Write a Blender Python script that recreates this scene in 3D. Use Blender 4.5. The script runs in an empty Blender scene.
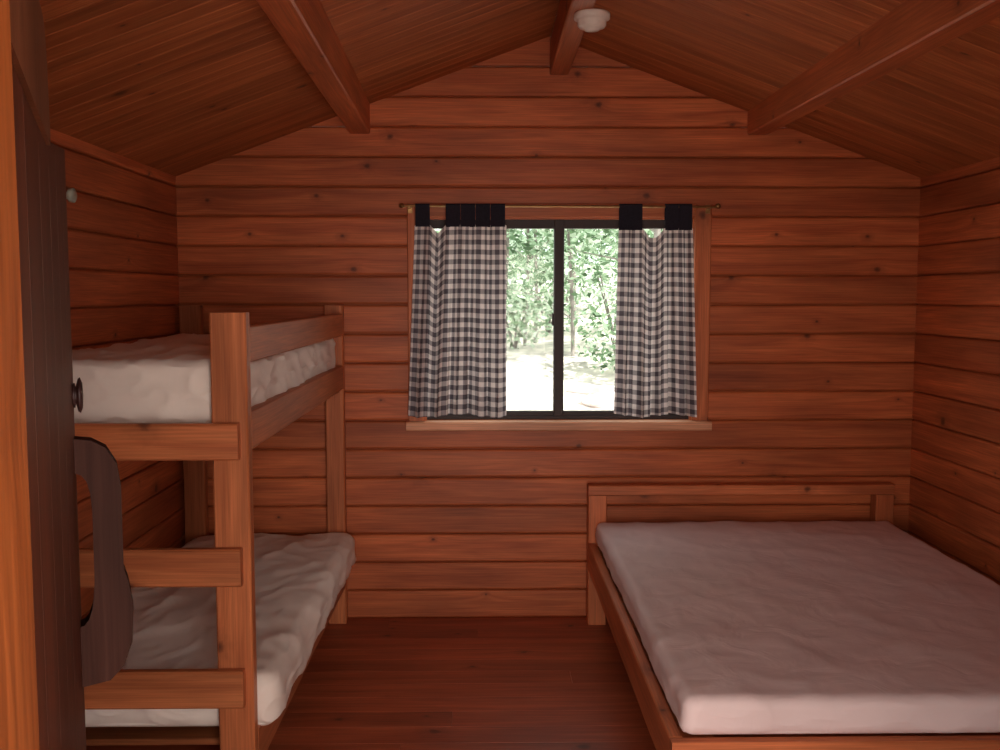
import bpy, bmesh, math, random
from mathutils import Vector, noise
random.seed(7)
scene = bpy.context.scene
try:
    scene.view_settings.view_transform = 'Standard'
    scene.view_settings.look = 'None'
except Exception: pass

# ------------------------------------------------------------------ mesh builder
class MB:
    def __init__(s): s.v=[]; s.f=[]; s.uv=[]; s.r=[]; s.m=[]
    def face(s, idx, uvs, r, m=0):
        s.f.append(idx); s.uv.append(uvs); s.r.append(r); s.m.append(m)
    def prism(s, prof, O, L, A, B, ln, r=None, m=0):
        O=Vector(O); L=Vector(L); A=Vector(A); B=Vector(B)
        if r is None: r=random.random()
        ou=r*37.0; ov=r*11.3
        n=len(prof); b=len(s.v)
        for k in (0,1):
            for (a,c) in prof:
                s.v.append(O+L*(ln*k)+A*a+B*c)
        per=0
        for i in range(n):
            j=(i+1)%n
            d=math.dist(prof[i],prof[j])
            s.face([b+i,b+j,b+n+j,b+n+i],[(ou,ov+per),(ou,ov+per+d),(ou+ln,ov+per+d),(ou+ln,ov+per)],r,m)
            per+=d
        s.face([b+i for i in reversed(range(n))],[(ou+prof[i][1],ov+prof[i][0]) for i in reversed(range(n))],r,m)
        s.face([b+n+i for i in range(n)],[(ou+prof[i][1],ov+prof[i][0]) for i in range(n)],r,m)
    def box(s,x0,x1,y0,y1,z0,z1,ax='x',ch=.004,r=None,m=0):
        def prof(w,h,c):
            c=min(c,w*.4,h*.4)
            return [(c,0),(w-c,0),(w,c),(w,h-c),(w-c,h),(c,h),(0,h-c),(0,c)] if c>0 else [(0,0),(w,0),(w,h),(0,h)]
        if ax=='x': s.prism(prof(y1-y0,z1-z0,ch),(x0,y0,z0),(1,0,0),(0,1,0),(0,0,1),x1-x0,r,m)
        if ax=='y': s.prism(prof(z1-z0,x1-x0,ch),(x0,y0,z0),(0,1,0),(0,0,1),(1,0,0),y1-y0,r,m)
        if ax=='z': s.prism(prof(x1-x0,y1-y0,ch),(x0,y0,z0),(0,0,1),(1,0,0),(0,1,0),z1-z0,r,m)
    def build(s,name,mats,smooth=False,parent=None):
        me=bpy.data.meshes.new(name)
        me.from_pydata([tuple(v) for v in s.v],[],s.f)
        uvl=me.uv_layers.new(name='UVMap')
        k=0
        for uvs in s.uv:
            for u in uvs:
                uvl.data[k].uv=u; k+=1
        at=me.attributes.new('rnd','FLOAT','FACE')
        for i,r in enumerate(s.r): at.data[i].value=r
        for m in mats: me.materials.append(m)
        for i,p in enumerate(me.polygons):
            p.material_index=s.m[i]; p.use_smooth=smooth
        bm=bmesh.new(); bm.from_mesh(me)
        bmesh.ops.recalc_face_normals(bm,faces=bm.faces)
        bm.to_mesh(me); bm.free()
        ob=bpy.data.objects.new(name,me); scene.collection.objects.link(ob)
        if parent: ob.parent=parent
        return ob

def tube(mb,pts,rads,seg=10,r=None,m=0,cap=True):
    if r is None: r=random.random()
    b=len(mb.v); n=len(pts)
    for i,p in enumerate(pts):
        p=Vector(p)
        t=(Vector(pts[min(i+1,n-1)])-Vector(pts[max(i-1,0)])).normalized()
        ref=Vector((0,0,1)) if abs(t.z)<.9 else Vector((1,0,0))
        a=t.cross(ref).normalized(); c=t.cross(a).normalized()
        for k in range(seg):
            th=2*math.pi*k/seg
            mb.v.append(p+(a*math.cos(th)+c*math.sin(th))*rads[i])
    for i in range(n-1):
        for k in range(seg):
            k2=(k+1)%seg
            mb.face([b+i*seg+k,b+i*seg+k2,b+(i+1)*seg+k2,b+(i+1)*seg+k],
                    [(i*.3,k*.05),(i*.3,k*.05+.05),(i*.3+.3,k*.05+.05),(i*.3+.3,k*.05)],r,m)
    if cap:
        mb.face([b+k for k in reversed(range(seg))],[(0,0)]*seg,r,m)
        mb.face([b+(n-1)*seg+k for k in range(seg)],[(0,0)]*seg,r,m)

def lathe(mb,O,axis,prof,seg=32,r=.5,m=0):
    O=Vector(O); ax=Vector(axis).normalized()
    b=len(mb.v)
    ref=Vector((0,0,1)) if abs(ax.z)<.9 else Vector((1,0,0))
    a=ax.cross(ref).normalized(); c=ax.cross(a).normalized()
    for (rr,h) in prof:
        for k in range(seg):
            th=2*math.pi*k/seg
            mb.v.append(O+ax*h+(a*math.cos(th)+c*math.sin(th))*max(rr,1e-4))
    for i in range(len(prof)-1):
        for k in range(seg):
            k2=(k+1)%seg
            mb.face([b+i*seg+k,b+i*seg+k2,b+(i+1)*seg+k2,b+(i+1)*seg+k],[(0,0)]*4,r,m)

# ------------------------------------------------------------------ materials
def nodes(name):
    m=bpy.data.materials.new(name); m.use_nodes=True
    nt=m.node_tree; nt.nodes.clear()
    out=nt.nodes.new('ShaderNodeOutputMaterial')
    return m,nt,out
def N(nt,t,**kw):
    n=nt.nodes.new(t)
    for k,v in kw.items():
        if k in n.inputs.keys(): n.inputs[k].default_value=v
        else: setattr(n,k,v)
    return n
def ramp(nt,stops):
    n=nt.nodes.new('ShaderNodeValToRGB'); e=n.color_ramp.elements
    while len(e)<len(stops): e.new(.5)
    for i,(p,c) in enumerate(stops):
        e[i].position=p; e[i].color=(*c,1) if len(c)==3 else c
    return n
def math_(nt,op,a,b=None,c=None):
    n=nt.nodes.new('ShaderNodeMath'); n.operation=op
    for i,x in enumerate((a,b,c)):
        if x is None: continue
        if isinstance(x,(int,float)): n.inputs[i].default_value=x
        else: nt.links.new(x,n.inputs[i])
    return n.outputs[0]

def wood(name,c1,c2,knot=(.07,.018,.008),rough=.45,var=(.72,1.15),bump=.25,knots=2.2,spec=.3,across=22,streak=.22):
    m,nt,out=nodes(name); L=nt.links.new
    uv=N(nt,'ShaderNodeUVMap'); uv.uv_map='UVMap'
    at=N(nt,'ShaderNodeAttribute'); at.attribute_name='rnd'
    mp=N(nt,'ShaderNodeMapping'); mp.inputs['Scale'].default_value=(1.1,across,1); L(uv.outputs[0],mp.inputs[0])
    vo=N(nt,'ShaderNodeTexVoronoi',Scale=knots); vo.voronoi_dimensions='2D'
    mpk=N(nt,'ShaderNodeMapping'); mpk.inputs['Scale'].default_value=(.8,1,1); L(uv.outputs[0],mpk.inputs[0])
    L(mpk.outputs[0],vo.inputs['Vector'])
    sc=N(nt,'ShaderNodeSeparateColor'); L(vo.outputs['Color'],sc.inputs[0])
    rs=N(nt,'ShaderNodeMapRange'); rs.inputs[3].default_value=.9; rs.inputs[4].default_value=4.2; L(sc.outputs[0],rs.inputs[0])
    kn=N(nt,'ShaderNodeTexNoise',Scale=40.0,Detail=2.0); L(uv.outputs[0],kn.inputs['Vector'])
    kdist=math_(nt,'MULTIPLY',vo.outputs['Distance'],rs.outputs[0])
    kdist=math_(nt,'MULTIPLY',kdist,math_(nt,'ADD',math_(nt,'MULTIPLY',kn.outputs[0],1.2),.4))
    kd=ramp(nt,[(0,(.9,.9,.9)),(.026,(.75,.75,.75)),(.055,(.25,.25,.25)),(.17,(0,0,0))]); L(kdist,kd.inputs[0])
    sep=N(nt,'ShaderNodeSeparateXYZ'); L(mp.outputs[0],sep.inputs[0])
    defl=math_(nt,'DIVIDE',.10,math_(nt,'ADD',vo.outputs['Distance'],.09))
    cmb=N(nt,'ShaderNodeCombineXYZ'); L(sep.outputs[0],cmb.inputs[0]); L(math_(nt,'ADD',sep.outputs[1],defl),cmb.inputs[1])
    wob=N(nt,'ShaderNodeTexNoise',Scale=1.0,Detail=5.0,Roughness=.6,Distortion=.7)
    L(cmb.outputs[0],wob.inputs['Vector'])
    g=ramp(nt,[(.3,c2),(.5,tuple((a+b)/2 for a,b in zip(c1,c2))),(.68,c1)]); L(wob.outputs[0],g.inputs[0])
    mp2=N(nt,'ShaderNodeMapping'); mp2.inputs['Scale'].default_value=(4,170,1); L(uv.outputs[0],mp2.inputs[0])
    fine=N(nt,'ShaderNodeTexNoise',Scale=1.0,Detail=3.0); L(mp2.outputs[0],fine.inputs['Vector'])
    fv=N(nt,'ShaderNodeMapRange'); fv.inputs[1].default_value=.3; fv.inputs[2].default_value=.7
    fv.inputs[3].default_value=1-streak; fv.inputs[4].default_value=1.08+streak*.3; L(fine.outputs[0],fv.inputs[0])
    mp3=N(nt,'ShaderNodeMapping'); mp3.inputs['Scale'].default_value=(.9,3.2,1); L(uv.outputs[0],mp3.inputs[0])
    big=N(nt,'ShaderNodeTexNoise',Scale=1.7,Detail=3.0); L(mp3.outputs[0],big.inputs['Vector'])
    bv=N(nt,'ShaderNodeMapRange'); bv.inputs[1].default_value=.3; bv.inputs[2].default_value=.7
    bv.inputs[3].default_value=.74; bv.inputs[4].default_value=1.18; L(big.outputs[0],bv.inputs[0])
    rv=N(nt,'ShaderNodeMapRange'); rv.inputs[3].default_value=var[0]; rv.inputs[4].default_value=var[1]; L(at.outputs['Fac'],rv.inputs[0])
    k=math_(nt,'MULTIPLY',math_(nt,'MULTIPLY',fv.outputs[0],bv.outputs[0]),rv.outputs[0])
    hsv=N(nt,'ShaderNodeHueSaturation'); L(g.outputs[0],hsv.inputs['Color']); L(k,hsv.inputs['Value'])
    mx=N(nt,'ShaderNodeMixRGB'); L(kd.outputs[0],mx.inputs[0]); L(hsv.outputs[0],mx.inputs[1]); mx.inputs[2].default_value=(*knot,1)
    b=N(nt,'ShaderNodeBsdfPrincipled'); L(mx.outputs[0],b.inputs['Base Color'])
    b.inputs['Roughness'].default_value=rough
    b.inputs['Specular IOR Level'].default_value=spec
    bp=N(nt,'ShaderNodeBump',Strength=bump,Distance=.004); L(wob.outputs[0],bp.inputs['Height']); L(bp.outputs[0],b.inputs['Normal'])
    L(b.outputs[0],out.inputs[0]); return m

def plain(name,col,rough=.5,metal=0,nscale=0,namp=.2,bump=0):
    m,nt,out=nodes(name); L=nt.links.new
    b=N(nt,'ShaderNodeBsdfPrincipled'); b.inputs['Roughness'].default_value=rough; b.inputs['Metallic'].default_value=metal
    tc=N(nt,'ShaderNodeTexCoord')
    ns=N(nt,'ShaderNodeTexNoise',Scale=nscale or 30.0,Detail=4.0); L(tc.outputs['Object'],ns.inputs['Vector'])
    r=ramp(nt,[(.3,tuple(c*(1-namp) for c in col)),(.7,tuple(min(1,c*(1+namp)) for c in col))]); L(ns.outputs[0],r.inputs[0])
    L(r.outputs[0],b.inputs['Base Color'])
    if bump:
        bp=N(nt,'ShaderNodeBump',Strength=bump,Distance=.01); L(ns.outputs[0],bp.inputs['Height']); L(bp.outputs[0],b.inputs['Normal'])
    L(b.outputs[0],out.inputs[0]); return m

M_wall=wood('wall_pine',(.70,.190,.064),(.43,.094,.031),var=(.76,1.1))
M_ceil=wood('ceiling_pine',(.54,.170,.056),(.37,.10,.033),var=(.85,1.08),across=30,spec=.12,rough=.6)
M_floor=wood('floor_pine',(.50,.112,.044),(.30,.060,.024),rough=.38,var=(.85,1.08),spec=.3)
M_bunk=wood('bunk_pine',(.62,.20,.074),(.41,.11,.039),var=(.8,1.05))
M_bed=wood('bed_pine',(.66,.20,.076),(.44,.11,.039),var=(.8,1.1))
M_trim=wood('trim_pine',(.66,.195,.070),(.45,.11,.037),var=(.85,1.1))
M_sill=wood('sill_pine',(.78,.38,.22),(.62,.27,.14),var=(.9,1.1))
M_jamb=wood('jamb_pine',(.38,.105,.024),(.18,.04,.008),across=30,streak=.4)
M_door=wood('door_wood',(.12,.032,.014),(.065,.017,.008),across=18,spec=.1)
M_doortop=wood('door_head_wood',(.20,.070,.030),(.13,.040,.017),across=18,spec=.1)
M_handle=wood('handle_wood',(.068,.026,.018),(.042,.016,.011),across=14,spec=.06,rough=.6)
M_frame=plain('window_frame_bronze',(.022,.008,.007),.55,0)
M_brass=plain('rod_brass',(.35,.20,.08),.35,.9)
M_white=plain('white_plastic',(.80,.70,.62),.45,0,60,.04)
M_tab=plain('tab_navy_cloth',(.014,.012,.022),.95,0,150,.3)
M_hook=plain('hook_metal',(.50,.55,.45),.45,.2)
M_dark=plain('knob_dark',(.03,.008,.006),.5,.1)
M_slat=wood('slat_pine',(.40,.13,.045),(.25,.07,.025))

def sheet(name,col):
    m,nt,out=nodes(name); L=nt.links.new
    tc=N(nt,'ShaderNodeTexCoord')
    b=N(nt,'ShaderNodeBsdfPrincipled'); b.inputs['Roughness'].default_value=.62
    b.inputs['Specular IOR Level'].default_value=.25
    ns=N(nt,'ShaderNodeTexNoise',Scale=3.0,Detail=5.0,Distortion=1.2); L(tc.outputs['Object'],ns.inputs['Vector'])
    r=ramp(nt,[(.3,tuple(c*.92 for c in col)),(.7,col)]); L(ns.outputs[0],r.inputs[0]); L(r.outputs[0],b.inputs['Base Color'])
    n2=N(nt,'ShaderNodeTexNoise',Scale=7.0,Detail=3.0,Distortion=1.0); L(tc.outputs['Object'],n2.inputs['Vector'])
    bp=N(nt,'ShaderNodeBump',Strength=.25,Distance=.02); L(n2.outputs[0],bp.inputs['Height']); L(bp.outputs[0],b.inputs['Normal'])
    L(b.outputs[0],out.inputs[0]); return m
M_sheetA=sheet('mattress_cover_cream',(.90,.78,.69))
M_sheetB=sheet('mattress_cover_pink_light',(.84,.66,.64))  # off-white cover; the light's pink cast is put into its colour

def gingham():
    m,nt,out=nodes('gingham_cloth'); L=nt.links.new
    uv=N(nt,'ShaderNodeUVMap'); uv.uv_map='UVMap'
    sp=N(nt,'ShaderNodeSeparateXYZ'); L(uv.outputs[0],sp.inputs[0])
    P=.047
    a=math_(nt,'GREATER_THAN',math_(nt,'FRACT',math_(nt,'DIVIDE',sp.outputs[0],P)),.5)
    b_=math_(nt,'GREATER_THAN',math_(nt,'FRACT',math_(nt,'DIVIDE',sp.outputs[1],P)),.5)
    s=math_(nt,'MULTIPLY',math_(nt,'ADD',a,b_),.5)
    r=ramp(nt,[(0,(.80,.72,.70)),(.5,(.35,.31,.32)),(1,(.10,.085,.10))]); L(s,r.inputs[0])
    d=N(nt,'ShaderNodeBsdfDiffuse'); t=N(nt,'ShaderNodeBsdfTranslucent')
    L(r.outputs[0],d.inputs[0]); L(r.outputs[0],t.inputs[0])
    mx=N(nt,'ShaderNodeMixShader'); mx.inputs[0].default_value=.2
    L(d.outputs[0],mx.inputs[1]); L(t.outputs[0],mx.inputs[2]); L(mx.outputs[0],out.inputs[0]); return m
M_ging=gingham()

def glass():
    m,nt,out=nodes('window_glass'); L=nt.links.new
    t=N(nt,'ShaderNodeBsdfTransparent'); t.inputs[0].default_value=(.95,.97,.95,1)
    g=N(nt,'ShaderNodeBsdfGlossy'); g.inputs['Roughness'].default_value=.02
    mx=N(nt,'ShaderNodeMixShader'); mx.inputs[0].default_value=.006
    L(t.outputs[0],mx.inputs[1]); L(g.outputs[0],mx.inputs[2]); L(mx.outputs[0],out.inputs[0]); return m
M_glass=glass()

def leafmat():
    m,nt,out=nodes('leaves'); L=nt.links.new
    at=N(nt,'ShaderNodeAttribute'); at.attribute_name='rnd'
    r=ramp(nt,[(0,(.09,.14,.08)),(.4,(.20,.31,.18)),(.7,(.45,.58,.42)),(1,(.84,.90,.80))]); L(at.outputs['Fac'],r.inputs[0])  # pale end paints the bright outdoor haze into the leaf colour
    d=N(nt,'ShaderNodeBsdfDiffuse'); t=N(nt,'ShaderNodeBsdfTranslucent')
    L(r.outputs[0],d.inputs[0]); L(r.outputs[0],t.inputs[0])
    mx=N(nt,'ShaderNodeMixShader'); mx.inputs[0].default_value=.45
    L(d.outputs[0],mx.inputs[1]); L(t.outputs[0],mx.inputs[2]); L(mx.outputs[0],out.inputs[0]); return m
M_leaf=leafmat()
M_bark=plain('bark',(.24,.21,.19),.9,0,12,.4,.5)
M_ground=plain('forest_ground',(.62,.54,.48),.95,0,4,.42,.6)
M_rock=plain('pale_rock',(.76,.66,.64),.85,0,6,.25,.5)
M_roof=plain('roof_shingle',(.10,.09,.08),.9,0,20,.3)

# ------------------------------------------------------------------ room shell
XL,XR=-1.49,2.13; YF,YB=.50,4.78; XM=.32; ZR=2.86; SL=.37
P=.143
def roofz(x): return ZR-SL*abs(x-XM)
HX0,HX1,HZ0,HZ1=-.30,1.03,P*7,P*14

def plank_profile(w,t,c=.010):
    return [(0,0),(w,0),(w,t-c),(w-c*.35,t-c*.3),(w-c,t),(c,t),(c*.35,t-c*.3),(0,t-c)]

mb=MB(); T=.05
z=0;i=0
while z<ZR:
    half=(ZR-z)/SL
    x0=max(XL-.05,XM-half); x1=min(XR+.05,XM+half)
    if i in range(7,14): segs=[(x0,HX0),(HX1,x1)]
    else: segs=[(x0,x1)]
    rr=random.random()
    for a,b in segs:
        if b-a>.05: mb.prism(plank_profile(P-.004,T),(a,YB+T,z+.002),(1,0,0),(0,0,1),(0,-1,0),b-a,rr)
    z+=P;i+=1
for (a,b,c,d) in [(XL-.1,HX0,-.1,2.3),(HX1,XR+.1,-.1,2.3),(HX0,HX1,-.1,HZ0),(HX0,HX1,HZ1,2.3),(-.6,1.25,2.3,2.6)]:
    mb.box(a,b,YB+.022,YB+.11,c,d,'x',0,.1)
mb.build('wall_back',[M_wall])
for nm,X,sg in (('wall_left',XL,1),('wall_right',XR,-1)):
    mb=MB(); z=0
    while z<2.2:
        mb.prism(plank_profile(P-.004,T),(X-sg*T,YF-.1,z+.002),(0,1,0),(0,0,1),(sg,0,0),YB-YF+.1)
        z+=P
    xa,xb=sorted((X-sg*.022,X-sg*.11)); mb.box(xa,xb,YF-.1,YB+.1,-.1,2.2,'y',0,.1)
    mb.build(nm,[M_wall])
DX0,DX1=-.30,.60
mb=MB(); z=0
while z<ZR:
    half=(ZR-z)/SL
    x0=max(XL,XM-half); x1=min(XR,XM+half)
    segs=[(x0,DX0),(DX1,x1)] if z<2.0 else [(x0,x1)]
    for a,b in segs:
        if b-a>.05: mb.prism(plank_profile(P-.001,T),(a,YF-T,z),(1,0,0),(0,0,1),(0,1,0),b-a)
    z+=P
mb.build('wall_front',[M_wall])
mb=MB(); y=-.1; FP=.135
while y<YB+.02:
    cuts=[XL-.05]+sorted(random.uniform(XL+.5,XR-.5) for _ in range(1))+[XR+.05]
    for a,b in zip(cuts,cuts[1:]):
        mb.prism(plank_profile(FP-.0006,.03,.0008),(a,y,-.03),(1,0,0),(0,1,0),(0,0,1),b-a-.001)
    y+=FP
mb.box(XL-.1,XR+.1,-.2,YB+.1,-.12,-.012,'x',0,.1)
mb.build('floor',[M_floor])
mb=MB(); y=YF-.9; CP=.088; le=2.05
ca=1/math.sqrt(1+SL*SL); sa=SL*ca
while y<YB+.05:
    for sg in (-1,1):
        Lv=Vector((sg*ca,0,-sa)); Bn=Vector((-sg*sa,0,-ca))
        mb.prism(plank_profile(CP-.0015,.02,.003),Vector((XM,y,ZR))-Bn*.02,Lv,(0,1,0),Bn,le)
    y+=CP
mb.build('ceiling',[M_ceil])
mb=MB()
for sg in (-1,1):
    Lv=Vector((sg*ca,0,-sa)); Bn=Vector((-sg*sa,0,-ca))
    mb.prism([(0,0),(YB-YF+1.4,0),(YB-YF+1.4,.06),(0,.06)],Vector((XM,YF-1.1,ZR))-Bn*.072,Lv,(0,1,0),Bn,le+.35)
mb.build('roof',[M_roof])
for xa,xb,zb,dx,dz in ((-.652,-.552,2.395,.055,0),(1.275,1.375,2.395,.0,-.045),(.315,.405,2.675,0,0)):
    mb=MB(); zt=min(roofz(xa),roofz(xb),ZR)+.05
    if xa==.315: zt=2.845
    mb.box(xa,xb,YF,YB,zb,zt,'y',.006)
    for v in mb.v:
        t=(YB-v.y)/(YB-2.2)
        v.x+=dx*t
        if v.z<zb+.03: v.z+=dz*t
    mb.build('ceiling_beam',[M_trim])

# ------------------------------------------------------------------ window
mb=MB()
yf=YB+.05
mb.box(HX0,HX1,yf,yf+.04,HZ1-.055,HZ1,'x',.003)
mb.box(HX0,HX1,yf,yf+.04,HZ0,HZ0+.04,'x',.003)
for a,b in ((HX0,HX0+.03),(HX1-.03,HX1)): mb.box(a,b,yf,yf+.04,HZ0,HZ1,'z',.003)
mb.box(.343,.393,yf-.008,yf+.045,HZ0,HZ1,'z',.004)
mb.box(HX0,HX1,yf-.012,yf,HZ0,HZ0+.018,'x',.002)
mb.box(.332,.346,yf-.03,yf-.006,1.47,1.53,'z',.003)
mb.box(HX0+.02,HX1-.02,yf+.018,yf+.022,HZ0+.02,HZ1-.02,'x',0,.5,1)
mb.build('window_1',[M_frame,M_glass])
mb=MB()
mb.box(HX0-.075,HX0+.005,YB-.022,YB+.004,HZ0-.0,HZ1+.06,'z',.004)
mb.box(HX1-.005,HX1+.075,YB-.022,YB+.004,HZ0-.0,HZ1+.06,'z',.004)
mb.box(HX0+.005,HX1-.005,YB-.022,YB+.004,HZ1-.005,HZ1+.06,'x',.004)
mb.box(HX0-.001,HX0+.012,YB,YB+.05,HZ0,HZ1,'z',0); mb.box(HX1-.012,HX1+.001,YB,YB+.05,HZ0,HZ1,'z',0)
mb.box(HX0,HX1,YB,YB+.05,HZ1-.012,HZ1+.001,'x',0)
mb.build('trim_1',[M_trim])
mb=MB()
mb.box(HX0-.085,HX1+.085,YB-.06,YB+.05,HZ0-.045,HZ0-.001,'x',.006)
mb.build('window_sill',[M_sill])

# ------------------------------------------------------------------ curtains and rod
RZ,RY=2.045,YB-.085
mb=MB()
tube(mb,[(-.395,RY,RZ),(1.12,RY,RZ-.004)],[.006,.006],12)
for x in (-.395,1.12): 
    lathe(mb,(x-.014,RY,RZ),(1,0,0),[(0,0),(.009,.004),(.013,.014),(.009,.024),(0,.028)],16)
for x in (-.36,1.085):
    mb.box(x-.006,x+.006,RY-.002,YB-.018,RZ-.010,RZ-.004,'y',.001)
    mb.box(x-.012,x+.012,YB-.026,YB-.02,RZ-.03,RZ+.012,'z',.001)
mb.build('curtain_rod',[M_brass])

def curtain(x0t,x1t,x0b,x1b,tabs,folds,seed,zt,zb):
    rnd=random.Random(seed)
    root=bpy.data.objects.new('gingham_curtain',None); scene.collection.objects.link(root)
    nu,nv=130,60; ph=rnd.random()*6
    mb=MB(); rows=[]
    for j in range(nv+1):
        v=j/nv; row=[]
        amp=.012+.022*v
        for i in range(nu+1):
            u=i/nu
            x=(x0t+(x1t-x0t)*u)*(1-v)+(x0b+(x1b-x0b)*u)*v
            w=math.sin(u*folds*2*math.pi+ph+.5*math.sin(u*5+v*1.5))
            w+=.4*math.sin(u*folds*4.3*math.pi+ph*2+v)
            y=RY+.002+amp*w*.9
            xx=x+.006*math.cos(u*folds*4*math.pi+ph)*v
            dmin=0
            inside=False
            for a,b in tabs:
                if a-.003<=x0t+(x1t-x0t)*u<=b+.003: inside=True
            if not inside:
                d=min(min(abs(x0t+(x1t-x0t)*u-a),abs(x0t+(x1t-x0t)*u-b)) for a,b in tabs)
                dmin=min(.045,d*1.1)
            z=(zt-dmin)*(1-v)+(zb+.008*math.sin(u*9+seed))*v
            if y>YB-.03: y=YB-.03
            row.append(Vector((xx,y,z)))
        rows.append(row)
    for row in rows: mb.v+=row
    arc=[0]
    for i in range(nu): arc.append(arc[-1]+(rows[nv//2][i+1]-rows[nv//2][i]).length)
    for j in range(nv):
        for i in range(nu):
            k=j*(nu+1)+i
            va=(zt-zb)*j/nv; vb=(zt-zb)*(j+1)/nv
            mb.face([k,k+1,k+nu+2,k+nu+1],[(arc[i],va),(arc[i+1],va),(arc[i+1],vb),(arc[i],vb)],.5)
    mb.build('cloth',[M_ging],True,root)
    mb=MB()
    for a,bb in tabs:
        n=max(1,round((bb-a)/.075))
        for q in range(n):
            xa=a+(bb-a)*q/n; xb=a+(bb-a)*(q+1)/n-.002*(n>1)
            yo=.002*(q%2)
            h=RZ-zt+.012
            prof=[(-.013-yo,-.004),(-.012-yo,h-.004),(-.006,h+.004),(.006,h+.004),(.012,h-.004),(.013,-.004),
                  (.010,-.004),(.009,h-.006),(.004,h),(-.004,h),(-.009-yo,h-.006),(-.010-yo,-.004)]
            b0=len(mb.v)
            for xx in (xa,xb):
                for (py,pz) in prof: mb.v.append(Vector((xx,RY+py,zt+pz-.006)))
            nn=len(prof)
            for t in range(nn):
                t2=(t+1)%nn
                mb.face([b0+t,b0+t2,b0+nn+t2,b0+nn+t],[(0,0)]*4,.5)
            for t in range(5):
                mb.face([b0+t,b0+t+1,b0+nn-2-t,b0+nn-1-t],[(0,0)]*4,.5)
                mb.face([b0+nn+t,b0+nn+t+1,b0+nn+nn-2-t,b0+nn+nn-1-t],[(0,0)]*4,.5)
    mb.build('tabs',[M_tab],False,root)
curtain(-.335,.105,-.375,.105,[(-.33,-.262),(-.185,.10)],5,3,1.955,1.035)
curtain(.645,1.00,.63,1.03,[(.645,.755),(.865,.995)],4.5,8,1.94,1.035)

# ------------------------------------------------------------------ mattresses
def mattress(name,x0,x1,y0,y1,z0,z1,r,mat,seed,wr=.008,parent=None,crown=.012):
    bm=bmesh.new(); bmesh.ops.create_cube(bm,size=2)
    bmesh.ops.subdivide_edges(bm,edges=bm.edges,cuts=90,use_grid_fill=True)
    hx,hy,hz=(x1-x0)/2,(y1-y0)/2,(z1-z0)/2
    c=Vector(((x0+x1)/2,(y0+y1)/2,(z0+z1)/2)); rr=min(r,hz*.98)
    def rm(t): return math.copysign(1-(1-abs(t))**1.35,t)
    for v in bm.verts:
        p=Vector((rm(v.co.x)*hx,rm(v.co.y)*hy,v.co.z*hz))
        q=Vector((max(-hx+rr,min(hx-rr,p.x)),max(-hy+rr,min(hy-rr,p.y)),max(-hz+rr,min(hz-rr,p.z))))
        d=p-q
        if d.length>1e-6: d.normalize(); p=q+d*rr
        else: d=Vector((0,0,0))
        nn=d
        s=Vector((p.x*2.2+seed*7,p.y*1.6,p.z*3))
        w=noise.noise(s)*.6+(1-abs(noise.noise(s*2.3+Vector((3,1,2)))))**3*.9-.35+noise.noise(s*5)*.25
        w+=(1-abs(noise.noise(s*4.1+Vector((9,4,2)))))**5*.5-.2
        amt=wr*(1.0 if v.co.z>-.9 else 0)
        p+=nn*w*amt
        if v.co.z>0: p.z+=crown*(1-(p.x/hx)**2)*(1-(p.y/hy)**2)
        if p.z<-hz: p.z=-hz
        v.co=c+p
    me=bpy.data.meshes.new(name); bm.to_mesh(me); bm.free()
    me.materials.append(mat)
    for p in me.polygons: p.use_smooth=True
    ob=bpy.data.objects.new(name,me); scene.collection.objects.link(ob)
    if parent: ob.parent=parent
    return ob

# ------------------------------------------------------------------ bunk bed
bunk=bpy.data.objects.new('bunk_bed',None); scene.collection.objects.link(bunk)
BX0,BX1=-1.47,-.685; BY0,BY1=2.80,4.755; pw,pt=.105,.05
for nm,xa in (('post_outer',BX1-pw),('post_wall',BX0)):
    for k,ya in enumerate((BY0,BY1-pt)):
        mb=MB()
        if k==1 and nm=='post_outer': mb.box(BX1-.09,BX1,ya,ya+pt,0,1.57,'z',.005)
        else: mb.box(xa,xa+pw,ya,ya+pt,0,1.57,'z',.005)
        mb.build(nm+'_%d'%(k+1),[M_bunk],False,bunk)
rt=.036
for nm,xa in (('outer',BX1-rt),('wall',BX0)):
    for lv,(za,zb) in (('guard',(1.424,1.53)),('upper',(1.165,1.28)),('lower',(.19,.315))):
        if nm=='wall' and lv=='guard': continue
        mb=MB(); mb.box(xa,xa+rt,BY0+pt,BY1-pt,za,zb,'y',.004); mb.build('rail_%s_%s'%(nm,lv),[M_bunk],False,bunk)
for nm,ya in (('near',BY0-.034),('far',BY1-pt-.034)):
    for k,(za,zb) in enumerate(((1.147,1.253),(.776,.887),(.412,.524),(.19,.30))):
        if nm=='far' and k in (1,2): continue
        if nm=='near' and k==3: continue
        mb=MB(); mb.box(BX0+.001,BX1-.022,ya,ya+.034,za,zb,'x',.006); mb.build('end_%s_%d'%(nm,k+1),[M_bunk],False,bunk)
for lv,za in (('upper',1.205),('lower',.25)):
    mb=MB(); y=BY0+.08
    while y<BY1-.12:
        mb.box(BX0+rt,BX1-rt,y,y+.09,za,za+.02,'x',.003); y+=.16
    for xa in (BX0+rt,BX1-rt-.03): mb.box(xa,xa+.03,BY0+pt,BY1-pt,za-.035,za,'y',.003)
    mb.build('slats_'+lv,[M_slat],False,bunk)
mattress('mattress_upper',BX0+.045,BX1-.028,BY0+.055,BY1-.075,1.226,1.43,.05,M_sheetA,1,.016,bunk,.018)
mattress('mattress_lower',BX0+.045,BX1+.055,BY0+.058,BY1-.075,.30,.468,.055,M_sheetA,2,.014,bunk)

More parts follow.
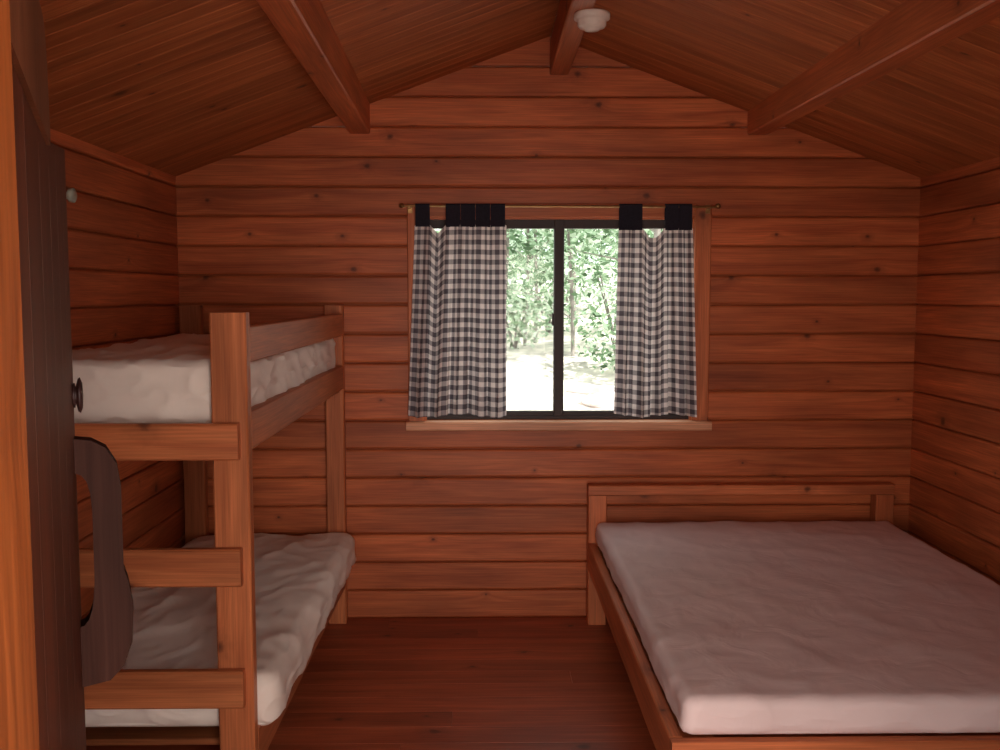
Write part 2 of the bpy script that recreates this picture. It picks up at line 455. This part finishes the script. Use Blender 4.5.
# ------------------------------------------------------------------ double bed
bed=bpy.data.objects.new('double_bed',None); scene.collection.objects.link(bed)
DX0_,DX1_=.505,2.005; HY=4.70
def part(nm,*a,mat=M_bed,**k):
    mb=MB(); mb.box(*a,**k); return mb.build(nm,[mat],False,bed)
part('headpost_left',DX0_,DX0_+.09,HY-.035,HY+.035,0,.645,ax='z')
part('headpost_right',DX1_-.09,DX1_,HY-.035,HY+.035,0,.645,ax='z')
part('head_top',DX0_,DX1_,HY-.037,HY+.037,.646,.695,ax='x')
part('head_lower',DX0_+.09,DX1_-.09,HY-.03,HY+.01,.33,.50,ax='x')
FY=2.53
part('rail_left',DX0_,DX0_+.038,FY+.04,HY-.036,.275,.412,ax='y')
part('rail_right',DX1_-.038,DX1_,FY+.04,HY-.036,.275,.412,ax='y')
part('rail_foot',DX0_,DX1_,FY,FY+.038,.275,.412,ax='x')
part('footpost_left',DX0_+.04,DX0_+.13,FY+.04,FY+.13,0,.40,ax='z')
part('footpost_right',DX1_-.13,DX1_-.04,FY+.04,FY+.13,0,.40,ax='z')
mb=MB(); y=FY+.15
while y<HY-.15:
    mb.box(DX0_+.038,DX1_-.038,y,y+.09,.375,.395,'x',.003); y+=.17
mb.build('slats',[M_slat],False,bed)
mattress('mattress',DX0_+.032,DX1_-.03,FY+.02,HY-.05,.414,.525,.035,M_sheetB,5,.006,bed,crown=.016)

# ------------------------------------------------------------------ smoke detector
mb=MB()
lathe(mb,(.405,3.75,2.675),(0,0,-1),[(0,0),(.066,0),(.068,.004),(.068,.020),(.058,.026),(.054,.028),(.054,.044),(.048,.052),(.03,.056),(.028,.062),(0,.063)],40)
mb.build('smoke_detector',[M_white],True)
mb=MB()
lathe(mb,(XL,3.49,1.97),(1,0,0),[(0,0),(.028,0),(.028,.006),(.014,.010),(.012,.02),(.024,.028),(.026,.042),(.016,.048),(0,.049)],20)
mb.build('wall_hook',[M_hook],True)

# ------------------------------------------------------------------ door jamb & open door
mb=MB()
mb.box(DX0-.02,DX0+.052,YF-.11,YF+.03,0,2.05,'z',.004)
mb.box(DX1-.02,DX1+.02,YF-.11,YF+.03,0,2.05,'z',.004)
mb.box(DX0-.02,DX1+.02,YF-.11,YF+.03,2.05,2.09,'x',.004)
mb.build('trim_2',[M_jamb])

door=bpy.data.objects.new('door_1',None); scene.collection.objects.link(door)
h0=Vector((-.270,.56,0)); h1=Vector((-.608,1.44,0)); e=(h1-h0).normalized(); DL=(h1-h0).length
nrm=Vector((e.y,-e.x,0))
up=Vector((0,0,1))
mb=MB(); mt=MB(); nb=6; wv=DL/nb; SC=.43
for i in range(nb):
    a=wv*i; b=wv*(i+1)-.002
    def top(s): return 1.77+.06*(s-SC)/(DL-SC) if s>SC else 1.765
    pr=[(a,.01),(b,.01),(b,top(b)),(a,top(a))]
    mb.prism(pr,h0-nrm*.04,nrm,e,up,.04)
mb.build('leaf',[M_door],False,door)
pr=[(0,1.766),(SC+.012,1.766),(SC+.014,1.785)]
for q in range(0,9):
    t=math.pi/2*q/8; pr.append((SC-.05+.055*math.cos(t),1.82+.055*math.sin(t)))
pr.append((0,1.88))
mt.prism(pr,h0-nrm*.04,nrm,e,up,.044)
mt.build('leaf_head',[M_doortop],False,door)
def batten(nm,za,zb,s0,s1):
    mb=MB(); R=.04
    pr=[(s0,za),(s1-R,za)]
    for q in range(1,7):
        t=-math.pi/2+math.pi/2*q/6; pr.append((s1-R+R*math.cos(t),za+R+R*math.sin(t)))
    for q in range(0,7):
        t=math.pi/2*q/6; pr.append((s1-R+R*math.cos(t),zb-R+R*math.sin(t)))
    pr.append((s0,zb))
    mb.prism(pr,h0+nrm*.001,nrm,e,up,.006); mb.build(nm,[M_door],False,door)
batten('batten_low',.18,.32,.08,DL-.14)
mb=MB()
outer=[(0,1.415),(.022,1.412),(.042,1.40),(.056,1.375),(.061,1.34),(.061,1.22),(.067,1.20),(.073,1.16),(.070,1.11),(.058,1.075),(.038,1.055),(0,1.05)]
inner=[(0,1.365),(.008,1.362),(.015,1.352),(.019,1.335),(.021,1.31),(.021,1.23),(.021,1.21),(.020,1.19),(.017,1.165),(.012,1.15),(.006,1.142),(0,1.14)]
b0=len(mb.v); O=h0+e*(DL-.06)
for k in (0,.035):
    for (a,z) in outer+inner: mb.v.append(O+e*k+nrm*(a)+up*z)
n=len(outer); tot=2*n
for i in range(n-1):
    for o in (0,tot):
        mb.face([b0+o+i,b0+o+i+1,b0+o+n+i+1,b0+o+n+i],[(outer[i][1],outer[i][0]),(outer[i+1][1],outer[i+1][0]),(inner[i+1][1],inner[i+1][0]),(inner[i][1],inner[i][0])],.4)
    for o in (0,n):
        mb.face([b0+o+i,b0+o+i+1,b0+tot+o+i+1,b0+tot+o+i],[(i*.03,0),(i*.03+.03,0),(i*.03+.03,.04),(i*.03,.04)],.4)
for i in (0,n-1):
    mb.face([b0+i,b0+n+i,b0+tot+n+i,b0+tot+i],[(0,0)]*4,.4)
mb.build('pull_handle',[M_handle],False,door)
mb=MB()
lathe(mb,h0+e*(DL-.03)+up*1.475,nrm,[(0,0),(.018,0),(.018,.003),(.012,.004),(.024,.007),(.026,.010),(.018,.013),(0,.014)],24)
mb.build('latch_knob',[M_dark],True,door)

# ------------------------------------------------------------------ outdoors
def gz(x,y):
    base=-.45
    if y>5.4:
        t=y-5.4
        base=-.45+.95*(1-math.exp(-t*.55))+.075*t
    return base+(.12*noise.noise(Vector((x*.6,y*.6,1)))+.05*noise.noise(Vector((x*2,y*2,4))) if y>5.4 else 0)
mb=MB(); nx,ny=90,110
for j in range(ny+1):
    for i in range(nx+1):
        x=-14+30*i/nx; y=-8+42*j/ny; mb.v.append(Vector((x,y,gz(x,y))))
for j in range(ny):
    for i in range(nx):
        k=j*(nx+1)+i; mb.face([k,k+1,k+nx+2,k+nx+1],[(0,0)]*4,.5)
mb.build('ground',[M_ground],True)

def leaves(mb,c,rad,n,size,m=1,mean=.55):
    for _ in range(n):
        while True:
            d=Vector((random.uniform(-1,1),random.uniform(-1,1),random.uniform(-1,1)))
            if d.length<1: break
        p=Vector((c[0]+d.x*rad[0],c[1]+d.y*rad[1],c[2]+d.z*rad[2]))
        a=Vector((random.gauss(0,1),random.gauss(0,1),random.gauss(0,.6))).normalized()
        b=a.cross(Vector((random.gauss(0,1),random.gauss(0,1),random.gauss(0,1)))).normalized()
        s=size*random.uniform(.6,1.4)
        k=len(mb.v)
        mb.v+= [p-a*s,p+b*s*.45-a*.1*s,p+a*s,p-b*s*.45-a*.1*s]
        mb.face([k,k+1,k+2,k+3],[(0,0)]*4,min(1,max(0,random.gauss(mean,.3))),m)
W=MB()
def tree(x,y,h,r0,lean,nl,lo=.3):
    mb=W; z0=gz(x,y)-.1; mean=random.uniform(.42,.72)
    pts=[];rads=[]
    for i in range(9):
        t=i/8; pts.append((x+lean*t*h+.06*math.sin(t*5+x),y+.05*math.sin(t*7),z0+h*t)); rads.append(r0*(1-.75*t))
    tube(mb,pts,rads,10,.5,0)
    for q in range(9):
        t=random.uniform(lo,.95); bx=Vector(pts[int(t*8)]); an=random.uniform(0,6.28); ln=random.uniform(.6,1.3)
        tip=bx+Vector((math.cos(an)*ln,math.sin(an)*ln,random.uniform(.1,.6)))
        tube(mb,[bx,(bx+tip)/2+Vector((0,0,.08)),tip],[r0*.3,r0*.2,r0*.08],6,.5,0)
        leaves(mb,tip,(.65,.65,.5),nl,.045,1,mean)
for (x,y,h,r,l) in ((.18,11.5,5.0,.030,.02),(.62,12.6,5,.026,-.01),(-1.4,9.5,6,.09,-.03),(1.75,10,4.2,.05,.03),(.95,11.0,4.0,.024,-.02),(.46,12.0,4.6,.022,.015),(3.0,10.2,5.5,.08,.02),(-2.9,11.5,6.5,.1,.0),(4.6,12,6.5,.1,.0),(-.4,13.5,6,.06,.02),(2.4,13,6,.07,-.02),(1.3,15,6,.06,0)):
    tree(x,y,h,r,l,320,.2)
for (x,y,s) in ((1.45,10.2,.45),(2.2,9.6,.6),(.1,13.0,.8),(.9,13.8,.9),(.35,11.6,.4),(1.8,13.5,1.0),(-1.2,11.2,.8),(3.0,9.0,.7),(.65,16.5,1.5),(-2.2,15.5,1.5),(3.3,16,1.6),(1.6,19,2.4),(-.6,19,2.4),(4.6,19,2.4)):
    z=gz(x,y)
    for q in range(5):
        an=q*1.26; tube(W,[(x,y,z-.05),(x+.3*s*math.cos(an),y+.3*s*math.sin(an),z+s*.9)],[.02,.008],6,.5,0)
    leaves(W,(x,y,z+s*.95),(s*1.25,s*.8,s*1.0),int(1300*s),.045 if y<15 else .07,1,.5 if y<11 else .72)
W.build('woodland',[M_bark,M_leaf])
for (x,y,s) in ((1.05,7.9,.16),(1.55,7.9,.26),(1.25,9.0,.2),(.35,8.9,.10),(-.5,8.2,.2)):
    bm=bmesh.new(); bmesh.ops.create_icosphere(bm,subdivisions=4,radius=1)
    for v in bm.verts:
        v.co*=1+.35*noise.noise(v.co*1.3+Vector((x*5,y,0)))+.08*noise.noise(v.co*4)
        v.co=Vector((x+v.co.x*s*1.7,y+v.co.y*s,gz(x,y)+v.co.z*s*.5))
    me=bpy.data.meshes.new('boulder'); bm.to_mesh(me); bm.free(); me.materials.append(M_rock)
    ob=bpy.data.objects.new('boulder',me); scene.collection.objects.link(ob)
mb=MB(); tube(mb,[(.85,9.6,gz(.85,9.6)+.03),(2.3,8.6,gz(2.3,8.6)+.05)],[.05,.08],14,.5,0); mb.build('fallen_log',[M_rock],True)

# ------------------------------------------------------------------ light
w=bpy.data.worlds.new('World'); scene.world=w; w.use_nodes=True
bg=w.node_tree.nodes['Background']; bg.inputs[0].default_value=(.90,.97,1,1); bg.inputs[1].default_value=2.8
def light(nm,typ,loc,rot,**k):
    d=bpy.data.lights.new(nm,typ)
    for a,b in k.items(): setattr(d,a,b)
    o=bpy.data.objects.new(nm,d); scene.collection.objects.link(o); o.location=loc; o.rotation_euler=rot; return o
s=light('sun','SUN',(0,0,10),(0,0,0),energy=10,angle=.02,color=(1,.97,.92))
s.rotation_euler=Vector((-.55,.30,-.8)).to_track_quat('-Z','Y').to_euler()
light('doorway_daylight','AREA',(.15,-1.6,1.5),(math.radians(90),0,0),energy=158,shape='RECTANGLE',size=2.3,size_y=1.9,color=(1,.80,.68))
try:
    p=light('window_portal','AREA',(.365,YB+.13,1.5),(math.radians(-90),0,0),shape='RECTANGLE',size=1.33,size_y=1.0)
    p.data.cycles.is_portal=True
except Exception as ex: print(ex)

# ------------------------------------------------------------------ camera
cd=bpy.data.cameras.new('Camera'); cam=bpy.data.objects.new('Camera',cd); scene.collection.objects.link(cam)
cd.lens=35; cd.sensor_width=36; cd.clip_start=.02
cam.location=(0,0,1.62); cam.rotation_euler=(math.radians(85.3),0,math.radians(-.9))
scene.camera=cam
